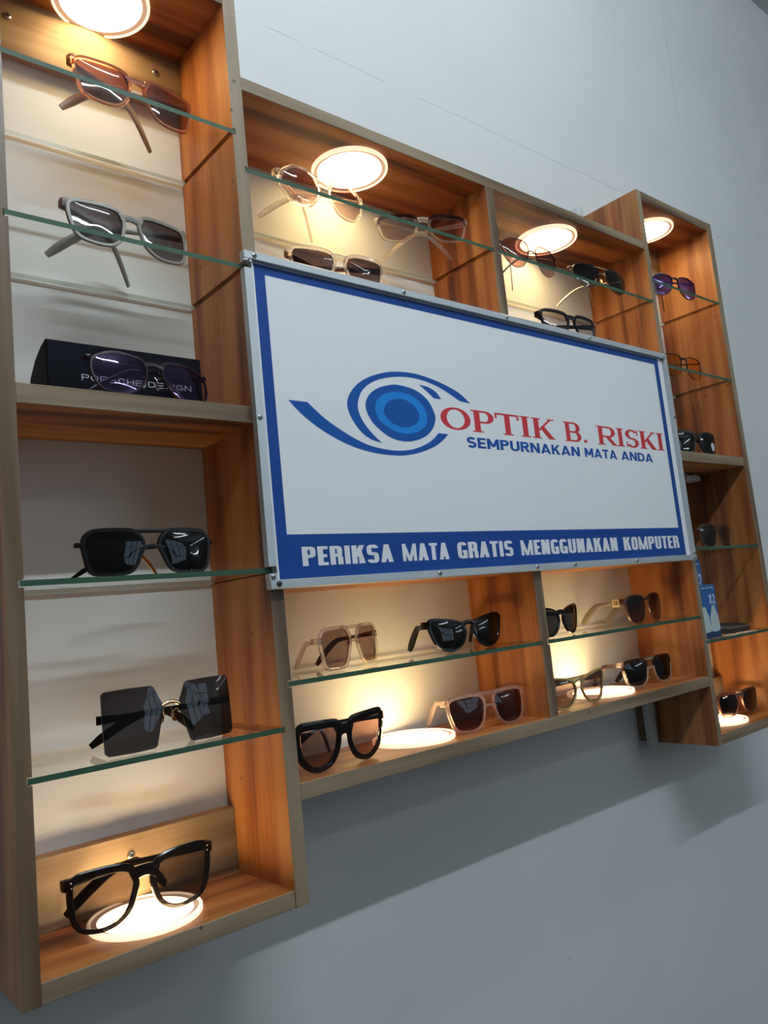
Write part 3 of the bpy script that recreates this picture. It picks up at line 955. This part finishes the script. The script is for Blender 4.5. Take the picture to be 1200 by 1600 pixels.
def eyewear(kind, label, x, y, z, yaw, tilt, W, sep, h, H, shape, fm, lm, rim=(.0035, .005, .004), thick=.0036, bridge='acetate',
            tm=None, th=(.0017, .0045), ltip=None, rtip=None, wrap=1.3, topmat=None, endpiece=True, rivets=None, pads=None, tip_m=None, hy=.008):
    """one pair: frame_front, two lenses, bridge, two temples; local frame: x right, y back, z up, z=0 on the shelf"""
    root = thing(kind, label, kind.replace('_', ' ') if kind == 'sunglasses' else 'glasses', (x, y, z), math.radians(yaw), 'glasses on the display shelves')
    tb, tt, ts = rim
    tm = tm or fm
    ti = math.radians(tilt)
    gap = GAP.get(shape, .0150) + ts
    Lw = (W - gap - 2 * ts - .004) / 2
    Lh = H - tb - tt
    ct, st_ = math.cos(ti), math.sin(ti)
    def place(px, py, pz):
        """front-plane coordinates -> local, with face wrap and lean"""
        yy = py + wrap * px * px
        return Vector((px, yy * ct + pz * st_, pz * ct - yy * st_ * 0.0))
    base = SHAPES[shape]
    pts = [(a, b, 0) for a, b in base]
    if shape in SHARP:
        out0 = []
        for a, b in zip(pts, pts[1:] + pts[:1]):
            A_, B_ = Vector(a), Vector(b)
            out0 += [A_.lerp(B_, t / 3) for t in range(3)]
    else:
        out0 = spline(pts, 4)
    inner = [(gap / 2 + p.x * Lw, tb + p.y * Lh) for p in out0]
    k = len(inner)
    outer = []
    for i in range(k):
        a, b = inner[i - 1], inner[(i + 1) % k]
        dx, dz = b[0] - a[0], b[1] - a[1]
        l = math.hypot(dx, dz) or 1
        nx_, nz_ = -dz / l, dx / l          # outline runs clockwise seen from the front
        up = (nz_ + 1) / 2
        t = tb + (tt - tb) * up
        t = t * abs(nz_) + ts * (1 - abs(nz_)) if abs(nz_) < .95 else t
        outer.append((inner[i][0] + nx_ * t, inner[i][1] + nz_ * t))
    low = min(p[1] for p in outer)            # rest exactly on the shelf
    outer = [(a, b - low + .0002) for a, b in outer]
    inner = [(a, b - low + .0002) for a, b in inner]
    has_rim = fm is not None
    lens_y = thick * .35
    # lenses
    for s in (-1, 1):
        bm = bmesh.new()
        cx = sum(p[0] for p in inner) / k
        cz = sum(p[1] for p in inner) / k
        half = .0007
        for yo in (-half, half):
            c = bm.verts.new(place(s * cx, lens_y + yo - .0016, cz))
            prev = None
            rings = []
            for f in (.35, .7, .9, 1.0):
                rings.append([bm.verts.new(place(s * (cx + (p[0] - cx) * f), lens_y + yo - .0016 * (1 - f * f), cz + (p[1] - cz) * f)) for p in inner])
            for i in range(k):
                j = (i + 1) % k
                bm.faces.new((c, rings[0][i], rings[0][j]))
                for a, b in zip(rings, rings[1:]):
                    bm.faces.new((a[i], b[i], b[j], a[j]))
            if yo < 0:
                edge = rings[-1]
            else:
                for i in range(k):
                    j = (i + 1) % k
                    bm.faces.new((edge[i], rings[-1][i], rings[-1][j], edge[j]))
        finish(bm, 'lens', lm, root, 35)
    # front
    if has_rim:
        bm = bmesh.new()
        prof = lambda a, b: [(a, 0.15, .0), (b, .85, .0), (b, 1.0, .25), (b, 1.0, .8), (b, .8, 1.0), (a, .2, 1.0), (a, 0.0, .8), (a, 0.0, .2)]
        zmax = max(p[1] for p in outer)
        for s in (-1, 1):
            rings = []
            for i in range(k):
                r = []
                for (_, f, d) in prof(0, 0):
                    px = inner[i][0] + (outer[i][0] - inner[i][0]) * f
                    pz = inner[i][1] + (outer[i][1] - inner[i][1]) * f
                    r.append(bm.verts.new(place(s * px, d * thick, pz)))
                rings.append(r)
            for i in range(k):
                j = (i + 1) % k
                for q in range(8):
                    fc = bm.faces.new((rings[i][q], rings[i][(q + 1) % 8], rings[j][(q + 1) % 8], rings[j][q]))
                    if topmat and (inner[i][1] + inner[j][1]) / 2 > tb + Lh * .72:
                        fc.material_index = 1
        # end pieces
        if endpiece:
            for s in (-1, 1):
                zc = h
                xo = max(p[0] for p in outer if abs(p[1] - zc) < H * .22)
                a = [place(s * (xo - ts * .7), thick * .5, zc), place(s * (xo + (W / 2 - xo) * .6), thick * .6, zc), place(s * W / 2, thick + .002, zc), place(s * (W / 2 - .0006), thick + .006, zc)]
                e = max(th[1] * 1.05, .0016)
                sweep(bm, a, [(max(ts * .5, .0012), e * 1.15), (max(thick * .4, .001), e), (.0016, e), (.0016, e * .95)], 8, power=4)
                if topmat:
                    for f in bm.faces[-26:] if False else []:
                        f.material_index = 1
        mats = [fm] + ([topmat] if topmat else [])
        # bridge in the same piece of acetate
        if bridge == 'acetate' or bridge == 'double':
            zb = tb + Lh * (.60 if bridge == 'double' else .83)
            xi = gap / 2 + Lw * .045
            n = 9
            P = []
            for i in range(n):
                u = -1 + 2 * i / (n - 1)
                P.append(place(u * xi, thick * .45, zb + .0030 * (1 - u * u)))
            hh = max(tt * .70, .0020) if bridge == 'acetate' else .0018
            sweep(bm, P, [(thick * .48, hh * (1 + .45 * abs(-1 + 2 * i / (n - 1)) ** 2)) for i in range(n)], 10, power=3)
        if bridge == 'double':
            zt = tb + Lh + tt * .45
            xi = gap / 2 + Lw * .30
            P = [place(-xi + 2 * xi * i / 8, thick * .45, zt) for i in range(9)]
            sweep(bm, P, [(thick * .45, tt * .50)] * 9, 10, power=3)
        finish(bm, 'frame_front', mats, root, 40)
    # metal bridges
    if bridge in ('metal', 'metaldouble'):
        bm = bmesh.new()
        zb = tb + Lh * .66
        xi = gap / 2 + Lw * .03
        P = [place(u * xi, thick * .3, zb + .0028 * (1 - u * u)) for u in [-1 + .25 * i for i in range(9)]]
        sweep(bm, P, [(.0010, .0012) if has_rim else (.0014, .0019)] * 9, 8)
        if bridge == 'metaldouble':
            P = [place(u * (xi + Lw * .22), thick * .3, tb + Lh * .985 - .002 * u * u) for u in [-1 + .25 * i for i in range(9)]]
            sweep(bm, P, [(.0009, .0011)] * 9, 8)
        finish(bm, 'bridge', pads or fm or M_GOLD, root, 60)
    if pads:
        for s in (-1, 1):
            bm = bmesh.new()
            zb = tb + Lh * .50
            p0 = place(s * (gap / 2 + Lw * .02), thick, zb + .004)
            p1 = place(s * (gap / 2 * .8), thick + .006, zb + .002)
            sweep(bm, [p0, (p0 + p1) / 2 + Vector((0, .002, .001)), p1], [(.0005, .0005)] * 3, 6)
            c = place(s * (gap / 2 * .72), thick + .0068, zb - .001)
            sweep(bm, [c + Vector((-s * .001, 0, .0065)), c + Vector((0, .0006, .003)), c, c + Vector((s * .001, .0006, -.004)), c + Vector((s * .0022, 0, -.0065))],
                  [(.0004, .0006), (.001, .0022), (.0011, .0026), (.001, .0022), (.0004, .0006)], 8)
            finish(bm, 'nose_pad', pads, root, 60)
    # hinge plate or rivets
    if rivets:
        for s in (-1, 1):
            for dz in (-.0022, .0022):
                bm = bmesh.new()
                c = place(s * (W / 2 - ts * .6 - .002), -.0001, h + dz)
                lathe(bm, [(0, -.0006), (.0006, -.0006), (.0009, -.0002), (.0009, .0010), (0, .0010)], 10, 'y', c)
                finish(bm, 'rivet', rivets, root, 60)
    # temples
    inv = Matrix.Rotation(-math.radians(yaw), 3, 'Z')
    for s, tip, dflt in ((-1, ltip, (.100, .060)), (1, rtip, (.108, .042))):
        hp = place(s * (W / 2 - .0004), thick + .0045, h)
        if tip is None:
            T = Vector((hp.x - s * dflt[0], hp.y + dflt[1], th[1] * 1.12 + .0006))
        else:
            T = inv @ Vector((tip[0] - x, tip[1] - y, 0))
            T.z = tip[2] - z if len(tip) > 2 else th[1] * 1.12 + .0006
        wmax = -.0065 - th[0]
        # keep the tip in front of the wall
        wy = y + (Matrix.Rotation(math.radians(yaw), 3, 'Z') @ T).y
        if wy > wmax:
            f = (wmax - (y + hp.y)) / max(wy - (y + hp.y), 1e-4)
            T = Vector((hp.x + (T.x - hp.x) * f, hp.y + (T.y - hp.y) * f, T.z))
        d = T - hp
        side = Vector((d.y, -d.x, 0)).normalized() * (-s)
        P, S = [], []
        n = 14
        for i in range(n + 1):
            u = i / n
            q = hp.lerp(T, u)
            drop = hp.z - (hp.z - T.z) * (0.16 * u if u < .62 else 0.0992 + (1 - 0.0992) * ((u - .62) / .38) ** 1.35)
            q.z = max(drop, T.z)
            q += side * (.007 * math.sin(PI * u)) * (1 if s < 0 else -1) * s * -1
            P.append(q)
            a = th[1] * (1.0 - .32 * math.sin(PI * min(u / .7, 1)) if u < .7 else 1.0 + .10 * math.sin(PI * (u - .7) / .3))
            S.append((th[0], a * (1 if u < .97 else .7)))
        bm = bmesh.new()
        sweep(bm, P, S, 8, power=3.0)
        mt = tm[0 if s < 0 else 1] if isinstance(tm, tuple) else tm
        finish(bm, 'temple', mt, root, 50)
    return root

def lens(name, c, **k):
    return thin_glass('lens_' + name, c, **k)

F_BROWN = crystal('acetate_brown', (.62, .30, .17), .25)
F_GREY = plain('acetate_frosted_grey', (.205, .18, .15), .35)
F_BEIGE = crystal('acetate_clear_beige', (.93, .84, .76), .45)
F_CLEAR = crystal('acetate_clear', (.95, .88, .80), .45)
F_PINK = crystal('acetate_clear_pink', (.93, .76, .68), .40)
F_DKBROWN = crystal('acetate_dark_brown', (.10, .038, .026), .06)
F_GRADBROWN = plain('acetate_tortoise_brown', (.085, .035, .022), .15)
F_OLIVE = plain('acetate_olive_gold', (.48, .34, .145), .22, 0.35)
F_PURPLE = plain('acetate_deep_purple', (.018, .007, .018), .25)
F_HAZE = crystal('acetate_smoky', (.80, .72, .62), .35)
T_BROWN = plain('temple_tan', (.36, .20, .11), .3)
T_GREYB = plain('temple_beige_grey', (.22, .19, .155), .3)
L = {
    'brown': lens('brown', (.56, .36, .30)), 'grey': lens('grey', (.36, .33, .34)),
    'coat': lens('coated_clear', (.80, .78, .86), refl=(.62, .42, .95), base=.05),
    'black': lens('black', (.06, .06, .075)), 'smoke': lens('smoke', (.24, .235, .26)), 'midgrey': lens('mid_grey', (.48, .45, .45)),
    'rose': lens('pale_rose', (.72, .60, .57)), 'pale': lens('pale_brown', (.80, .66, .58)),
    'dusk': lens('dusk', (.36, .29, .30)), 'amber': lens('amber', (.60, .42, .38)),
    'ink': lens('ink', (.20, .20, .24)), 'clear': lens('clear_grey', (.72, .70, .70)),
    'violet': lens('violet_mirror', (.40, .30, .56), refl=(.36, .26, .85), base=.22, rough=.06),
    'orange': lens('orange', (1.0, .74, .36), refl=(1, .7, .3)),
    'maroon': lens('maroon', (.36, .22, .22)), 'bronze': lens('bronze', (.52, .40, .36)),
    'taupe': lens('taupe', (.55, .46, .42)), 'fade': lens('brown_fade', gradient_tint((.12, .10, .11), (.48, .27, .17), .008, .034)),
    'fade2': lens('dark_fade', gradient_tint((.10, .075, .07), (.42, .28, .22), .010, .030)),
}
GT = lambda g: g + .0027
z1, z2, z3, z4 = GT(G1), GT(G2), GT(G3), GT(G4)
zm, zn = GT(GM), GT(GN)
ac = dict(th=(.0018, .0046))
mt_ = dict(th=(.0008, .0014), thick=.0016, rim=(.0010, .0012, .0010), bridge='metal')
# left tall cabinet
eyewear('sunglasses', 'translucent brown sunglasses on the topmost glass shelf of the left cabinet', .1166, -.0947, z1, 3.9, 4, .137, .072, .0430, .0505, 'square',
        F_BROWN, L['brown'], ltip=(.155, -.031), rtip=(.047, -.059), tm=T_BROWN, **ac)
eyewear('sunglasses', 'frosted grey sunglasses with crossed temples, second shelf of the left cabinet', .1007, -.0985, z2, 4.4, 9, .134, .067, .0425, .0500, 'square',
        F_GREY, L['grey'], ltip=(.128, -.010), rtip=(.030, -.044), **ac)
eyewear('eyeglasses', 'clear eyeglasses with purple glare, leaning before the black case', .1055, -.1185, ZS1, 10, 8, .134, .073, .034, .0430, 'sport',
        F_PURPLE, L['coat'], rim=(.0010, .0034, .0022), thick=.0026, th=(.0009, .0018), ltip=(.150, -.092), rtip=(.040, -.104), bridge='acetate', pads=M_SILVER)
eyewear('sunglasses', 'matte black double-bridge sunglasses on the eye-level glass shelf', .0914, -.1135, z3, 2.8, 0, .134, .067, .0300, .0440, 'navigator',
        M_MATT, L['black'], rim=(.0030, .0042, .0040), bridge='double', ltip=(.128, -.040), rtip=(.030, -.070), th=(.0010, .0022), tm=(M_GOLD, M_BLACK))
eyewear('sunglasses', 'rimless square dark sunglasses with a gold bridge', .1043, -.1060, z4, 2.2, 4, .134, .076, .0330, .0570, 'rimless',
        None, L['smoke'], rim=(.0004, .0004, .0004), thick=.0020, bridge='metal', pads=M_GOLD, ltip=(.150, -.050), rtip=(.048, -.045), tm=M_BLACK, th=(.0014, .0042), wrap=1.0)
eyewear('sunglasses', 'glossy black sunglasses standing on the lit lamp at the foot of the left cabinet', .0755, -.0850, ZB1 + .0062, -2, -6, .137, .073, .0470, .0560, 'wayfarer',
        M_BLACK, L['midgrey'], rim=(.0038, .0072, .0055), rivets=M_SILVER, rtip=(.025, -.024, ZB1 + .0062 + .0058), ltip=(.122, -.022, ZB1 + .0062 + .0058), **ac)
# wide cabinet, above the sign
eyewear('sunglasses', 'clear beige angular sunglasses in front of the lit lamp above the signboard', .3581, -.0880, zm, 2.3, 0, .137, .066, .0390, .0530, 'geo',
        F_BEIGE, L['rose'], ltip=(.390, -.008), rtip=(.293, -.032), th=(.0016, .0036), rim=(.0042, .0046, .0046), tm=F_HAZE)
eyewear('sunglasses', 'half clear, half dark brown browline glasses with temples crossed below the glass shelf', .5209, -.0910, zm, -27, -8, .132, .068, .0310, .0385, 'square',
        F_CLEAR, L['pale'], topmat=F_DKBROWN, rim=(.0026, .0052, .0036), ltip=(.602, -.062), rtip=(.513, -.013), tm=(F_HAZE, F_HAZE), th=(.0016, .0036))
eyewear('sunglasses', 'clear-framed sunglasses with dark lenses, half hidden by the top rail of the signboard', .3552, -.1060, FL1, -6, -5, .136, .069, .0330, .0430, 'wayfarer',
        F_CLEAR, L['dusk'], tm=(F_DKBROWN, F_DKBROWN), ltip=(.400, -.040), rtip=(.300, -.050), **ac)
eyewear('sunglasses', 'brown-lensed metal sunglasses right of the divider, on the upper glass shelf', .7457, -.0993, zm, .7, -3, .136, .072, .0370, .0460, 'pilot',
        M_DKMETAL, L['amber'], ltip=(.775, -.030), rtip=(.713, -.055), **mt_)
eyewear('sunglasses', 'dark double-bar pilot sunglasses with gold nose pads', .9227, -.1080, zm, -3.8, 3, .142, .071, .0340, .0440, 'pilot',
        M_DKMETAL, L['ink'], th=(.0010, .0018), thick=.0020, rim=(.0014, .0016, .0014), bridge='metaldouble', pads=M_GOLD, ltip=(.970, -.051), rtip=(.907, -.018), tm=(T_BROWN, M_GOLD))
eyewear('sunglasses', 'black-framed glasses with pale grey lenses behind the top rail of the signboard', .8071, -.1150, FL1, -1.4, 3, .139, .068, .0320, .0420, 'wayfarer',
        M_MATT, L['clear'], ltip=(.850, -.045), rtip=(.760, -.050), **ac)
# wide cabinet, below the sign
eyewear('sunglasses', 'clear beige double-bridge sunglasses below the left end of the signboard', .3443, -.0802, zn, 23, 1, .137, .068, .0350, .0490, 'navigator',
        F_BEIGE, L['taupe'], bridge='double', rim=(.0036, .0042, .0050), ltip=(.299, -.020), rtip=(.330, -.018), tm=(F_HAZE, F_DKBROWN), th=(.0016, .0034), rivets=M_DKMETAL)
eyewear('sunglasses', 'glossy black cat-eye sunglasses with a straight temple stretched to the left', .5254, -.0913, zn, -.3, 4, .138, .067, .0370, .0430, 'cateye',
        M_BLACK, L['black'], rim=(.0034, .0040, .0050), ltip=(.472, -.028), rtip=(.600, -.014), **ac)
eyewear('sunglasses', 'chunky dark brown-black sunglasses left of the lower lit lamp, in the wide cabinet', .3005, -.1010, MB1, 6.3, -5, .134, .072, .0440, .0540, 'dee',
        M_BLACK, L['bronze'], rim=(.0058, .0092, .0062), ltip=(.332, -.026), rtip=(.262, -.030), **ac)
eyewear('sunglasses', 'pinkish clear square sunglasses with maroon lenses, right of the lower lit lamp', .5345, -.1028, MB1, -3.9, 4, .136, .069, .0395, .0475, 'square',
        F_PINK, L['maroon'], bridge='double', ltip=(.497, -.020), rtip=(.604, -.016), tm=F_PINK, th=(.0015, .0036))
eyewear('sunglasses', 'black cat-eye sunglasses partly behind the divider below the signboard', .7100, -.0955, zn, 11.8, 0, .135, .070, .0330, .0420, 'cateye',
        M_BLACK, L['ink'], rim=(.0034, .0040, .0046), rtip=(.670, -.035), ltip=(.730, -.030), **ac)
f2 = eyewear('sunglasses', 'brown fading sunglasses with a gold plate on the stretched beige temple', .9431, -.0907, zn, 8.5, 0, .137, .068, .0370, .0460, 'oversize',
             F_GRADBROWN, L['fade'], rim=(.0016, .0036, .0028), ltip=(.868, -.014), rtip=(.925, -.022), tm=(T_GREYB, T_GREYB), th=(.0013, .0047))
eyewear('sunglasses', 'olive-gold cat-eye sunglasses partly behind the divider beside the lit lamp', .7125, -.1095, MB1, -.5, 1, .138, .065, .0370, .0450, 'cateye',
        F_OLIVE, L['taupe'], rim=(.0030, .0032, .0034), rtip=(.632 + .014, -.052), ltip=(.735, -.030), th=(.0014, .0062))
eyewear('sunglasses', 'clear dark-topped square sunglasses right of the lit lamp, next to the right cabinet', .9365, -.0865, MB1, -2.7, 2, .135, .070, .0390, .0450, 'square',
        F_CLEAR, L['black'], topmat=F_DKBROWN, bridge='double', ltip=(.877, -.014), rtip=(.930, -.020), tm=(F_DKBROWN, F_DKBROWN), th=(.0015, .0040))
# right tall cabinet
eyewear('sunglasses', 'purple mirrored sunglasses on the topmost glass shelf of the right cabinet', 1.1809, -.0997, z1, -9.1, -2, .131, .069, .0370, .0430, 'sport',
        F_PURPLE, L['violet'], rim=(.0016, .0022, .0018), th=(.0014, .0024), ltip=(1.235, -.040), rtip=(1.110, -.055))
eyewear('sunglasses', 'thin black glasses with orange lenses on the second shelf of the right cabinet', 1.1843, -.0908, z2, -2.8, -2, .134, .069, .0380, .0430, 'square',
        M_BLACK, L['orange'], rim=(.0009, .0016, .0011), thick=.0022, th=(.0010, .0018), ltip=(1.225, -.030), rtip=(1.150, -.025))
d3 = eyewear('sunglasses', 'black sunglasses with a round white sticker, on the wooden shelf of the right cabinet', 1.1520, -.1120, ZS1, -3.2, 1, .139, .070, .0345, .0450, 'wayfarer',
             M_MATT, L['black'], ltip=(1.100, -.020), rtip=(1.120, -.040), **ac)
eyewear('sunglasses', 'dim grey-lensed sunglasses on the glass shelf above the blue cartons', 1.1988, -.0999, z3, 4, 0, .135, .071, .0335, .0430, 'square',
        F_GRADBROWN, L['smoke'], rim=(.0024, .0034, .0032), ltip=(1.128, -.012), rtip=(1.258, -.012), th=(.0016, .0022))
d5 = eyewear('sunglasses', 'dark brown sunglasses standing on the lit lamp of the right cabinet', 1.2080, -.0878, ZB1 + .0062, -4, -2, .132, .070, .0360, .0450, 'wayfarer',
             F_GRADBROWN, L['fade2'], rim=(.0024, .0044, .0034), ltip=(1.142, -.024), rtip=(1.262, -.024), **ac)

# plate, lens marks and sticker
bm = bmesh.new()
box(bm, -.0068, .0068, -.0006, .0006, -.0060, .0060); bevel(bm, .0003)
pl = finish(bm, 'logo_plate', plain('pale_gold_plate', (.74, .58, .38), .4, .25), f2)
pl.location = (-.0682, .0215, .0360)
pl.rotation_euler = (0, 0, math.radians(-90))
bm = bmesh.new()
for q in ((-.0034, -.0028, -.0036, .0036), (-.0012, .0026, .0018, .0026), (-.0012, .0026, -.0026, -.0018), (-.0008, .0004, -.0010, .0012), (.0012, .0024, -.0010, .0012)):
    box(bm, q[0], q[1], -.0008, -.0005, q[2], q[3])
finish(bm, 'plate_mark', M_DARKSTEEL, pl)

def lens_script(root, px, pz, size, tilt, lean):
    cu = bpy.data.curves.new('lens_logo', 'FONT')
    cu.body = 'Ray-Ban'
    cu.size = size
    cu.shear = 0.25
    cu.offset = 0.0001
    tmp = bpy.data.objects.new('lens_logo', cu)
    COL.objects.link(tmp)
    dg = bpy.context.evaluated_depsgraph_get()
    me = bpy.data.meshes.new_from_object(tmp.evaluated_get(dg))
    bpy.data.objects.remove(tmp)
    me.materials.clear()
    me.materials.append(M_INK['white'])
    o = link('lens_logo', me, root)
    o.location = (px, 1.3 * px * px - .0012 + math.sin(math.radians(lean)) * pz, pz * math.cos(math.radians(lean)))
    o.rotation_euler = (PI / 2 - math.radians(lean), math.radians(-tilt), math.atan(2.6 * px))
    return o
lens_script(d3, -.0545, .0355, .0042, 8, 1)
lens_script(d5, -.0535, .0365, .0040, 8, -2)
bm = bmesh.new()
px, pz = .0500, .0170
lathe(bm, [(0, -.0003), (.0060, -.0003), (.0062, 0), (.0060, .0002), (0, .0002)], 24, 'y')
for v in bm.verts:
    v.co.z *= 1.35
stk = finish(bm, 'sticker', plain('sticker_white', (.72, .72, .70), .5), d3)
stk.location = (px, 1.3 * px * px - .0014 + math.sin(math.radians(1)) * pz, pz)
stk.rotation_euler = (math.radians(-1), 0, math.atan(2.6 * px))
bm = bmesh.new()
for x0, x1, za, zb in ((-.0022, -.0010, .0004, .0046), (-.0008, .0016, .0036, .0044), (-.0020, .0018, -.0016, -.0006), (.0002, .0012, -.0050, -.0020)):
    box(bm, x0, x1, -.0005, -.00025, za, zb)
finish(bm, 'sticker_print', plain('grey_print', (.25, .25, .25), .6), stk)

# ------------------------------------------------------------------ black glasses case
case = thing('glasses_case', 'long black glasses case lying behind the clear eyeglasses', 'case', (.0925, -.052, ZS1 + .0002))
prof = [(-.0300, .0005), (-.0300, .0590), (-.0270, .0600), (-.0130, .0570), (.0060, .0490), (.0220, .0360), (.0290, .0230), (.0300, .0120), (.0300, .0005)]
bm = bmesh.new()
a = [bm.verts.new((-.0790, p, q)) for p, q in prof]
b = [bm.verts.new((.0790, p, q)) for p, q in prof]
bm.faces.new(a); bm.faces.new(b[::-1])
for i in range(len(prof)):
    j = (i + 1) % len(prof)
    bm.faces.new((a[i], b[i], b[j], a[j]))
bevel(bm, .0008)
M_CASE = plain('case_leatherette', (.0035, .004, .009), .55, spec=.08)
finish(bm, 'body', M_CASE, case, 30)
lettering([('PORSCHE', -.0475, .0130), ('DESIGN', .0190, .0660)], LIGHT, .0225, .0282, -.0303, plain('silver_print', (.62, .64, .68), .4), case)

# ------------------------------------------------------------------ blue cartons, pouch and leaflets
M_CARTON = plain('carton_blue', (.012, .11, .34), .4)
M_CARTON2 = plain('carton_dark', (.008, .045, .12), .4)
M_DROP = plain('carton_bottle_print', (.50, .58, .58), .5)
THINF = dict(s=.15, b=.12, p=2.0, gap=.14, bw=.9, W={'X': .62, '2': .52, '*': .6})
def carton(label, x0, x1, y0, y1, z0, z1):
    cx, cz = (x0 + x1) / 2, z0
    t = thing('carton', label, 'box', (cx, y0, z0), 0, 'blue cartons')
    w, h_ = (x1 - x0) / 2, z1 - z0
    bm = bmesh.new()
    box(bm, -w, w, 0, y1 - y0, 0, h_); bevel(bm, .0005)
    finish(bm, 'body', M_CARTON, t)
    bm = bmesh.new()
    box(bm, -w, w, -.0002, y1 - y0, .0002, h_ * .12)
    finish(bm, 'base_band', M_CARTON2, t)
    lettering([('X2', w - .0255, w - .0055)], THINF, h_ * .64, h_ * .81, -.0003, M_INK['white'], t)
    bm = bmesh.new()
    for i in range(2):
        xc = w - .0160 - i * .0310
        pts = [(xc + p[0] * .0138, h_ * .13 + p[1] * h_ * .46) for p in
               [(-1, 0), (1, 0), (1.05, .35), (.95, .62), (.6, .80), (.5, .93), (.15, 1), (-.3, .98), (-.5, .88), (-.62, .74), (-.98, .60), (-1.05, .32)]]
        pts = [(q.x, q.y) for q in spline([(u, v, 0) for u, v in pts], 3)]
        f = bm.faces.new([bm.verts.new((u, -.0003, v)) for u, v in pts])
    bmesh.ops.triangulate(bm, faces=bm.faces)
    finish(bm, 'bottle_print', M_DROP, t)
    bm = bmesh.new()
    for xa, xb, za, zb in ((w - .047, w - .036, .925, .950), (w - .034, w - .022, .925, .950), (w - .019, w - .006, .925, .950), (w - .0205, w - .0065, .60, .615), (w - .019, w - .008, .575, .590)):
        box(bm, xa, xb, -.0004, -.0001, h_ * za, h_ * zb)
    for i in range(5):
        xc = w - .0165 + .0010 * i
        box(bm, xc, xc + .0030, -.0006, -.0003, h_ * (.22 + .05 * i), h_ * (.235 + .05 * i))
    finish(bm, 'fine_print', plain('carton_print', (.32, .45, .55), .5), t)
    return t
zc = GT(G4)
carton('blue carton with white X2 print at the front of the shelf, beside the leaflets', 1.0660, 1.1305, -.1110, -.0765, zc, zc + .0930)
carton('taller blue carton standing behind the X2 carton', 1.0850, 1.1690, -.0710, -.0300, zc, zc + .1405)
pouch = thing('glasses_pouch', 'flat black pouch lying at the back of the lowest glass shelf', 'pouch', (1.231, -.060, zc))
bm = bmesh.new()
R = []
for zz, f in ((0, .96), (.003, 1.0), (.009, 1.0), (.0125, .96), (.0140, .86)):
    R.append([bm.verts.new((.058 * f * math.copysign(abs(math.cos(t)) ** .6, math.cos(t)), .040 * f * math.copysign(abs(math.sin(t)) ** .6, math.sin(t)), zz + .002 * math.sin(2 * t) * (zz > .005)))
              for t in [2 * PI * i / 36 for i in range(36)]])
for a, b in zip(R, R[1:]):
    for i in range(36):
        bm.faces.new((a[i], a[(i + 1) % 36], b[(i + 1) % 36], b[i]))
bm.faces.new(R[0][::-1]); bm.faces.new(R[-1])
finish(bm, 'body', plain('pouch_black', (.014, .012, .011), .5), pouch, 40)
bm = bmesh.new()
sweep(bm, [Vector((-.053 + .0106 * i, -.0405 + .0006 * abs(i - 5), .0095 + .0004 * math.sin(i))) for i in range(11)], [(.0006, .0008)] * 11, 6)
finish(bm, 'zip_edge', plain('pouch_piping', (.20, .13, .09), .4), pouch, 60)
M_LEAF = [plain('leaflet_cream', (.68, .60, .50), .5), plain('leaflet_orange', (.45, .22, .11), .5)]
for i, (lx, ly, rz_, w, d, lb) in enumerate(((1.166, -.1105, 6, .040, .016, 'cream leaflet with brown bars lying in front of the black pouch'),
                                             (1.222, -.1125, -4, .046, .015, 'cream leaflet with brown bars lying further right in front of the pouch'))):
    t = thing('leaflet', lb, 'leaflet', (lx, ly, zc), math.radians(rz_), 'leaflets on the glass shelf')
    bm = bmesh.new()
    box(bm, -w / 2, w / 2, -d / 2, d / 2, 0, .0008)
    finish(bm, 'sheet', M_LEAF[0], t)
    bm = bmesh.new()
    for j in range(4):
        x = -w / 2 + w * (j + .2) / 4
        box(bm, x, x + w * .13, -d * .4, d * .4, .00078, .00095)
    finish(bm, 'printed_bars', M_LEAF[1], t)
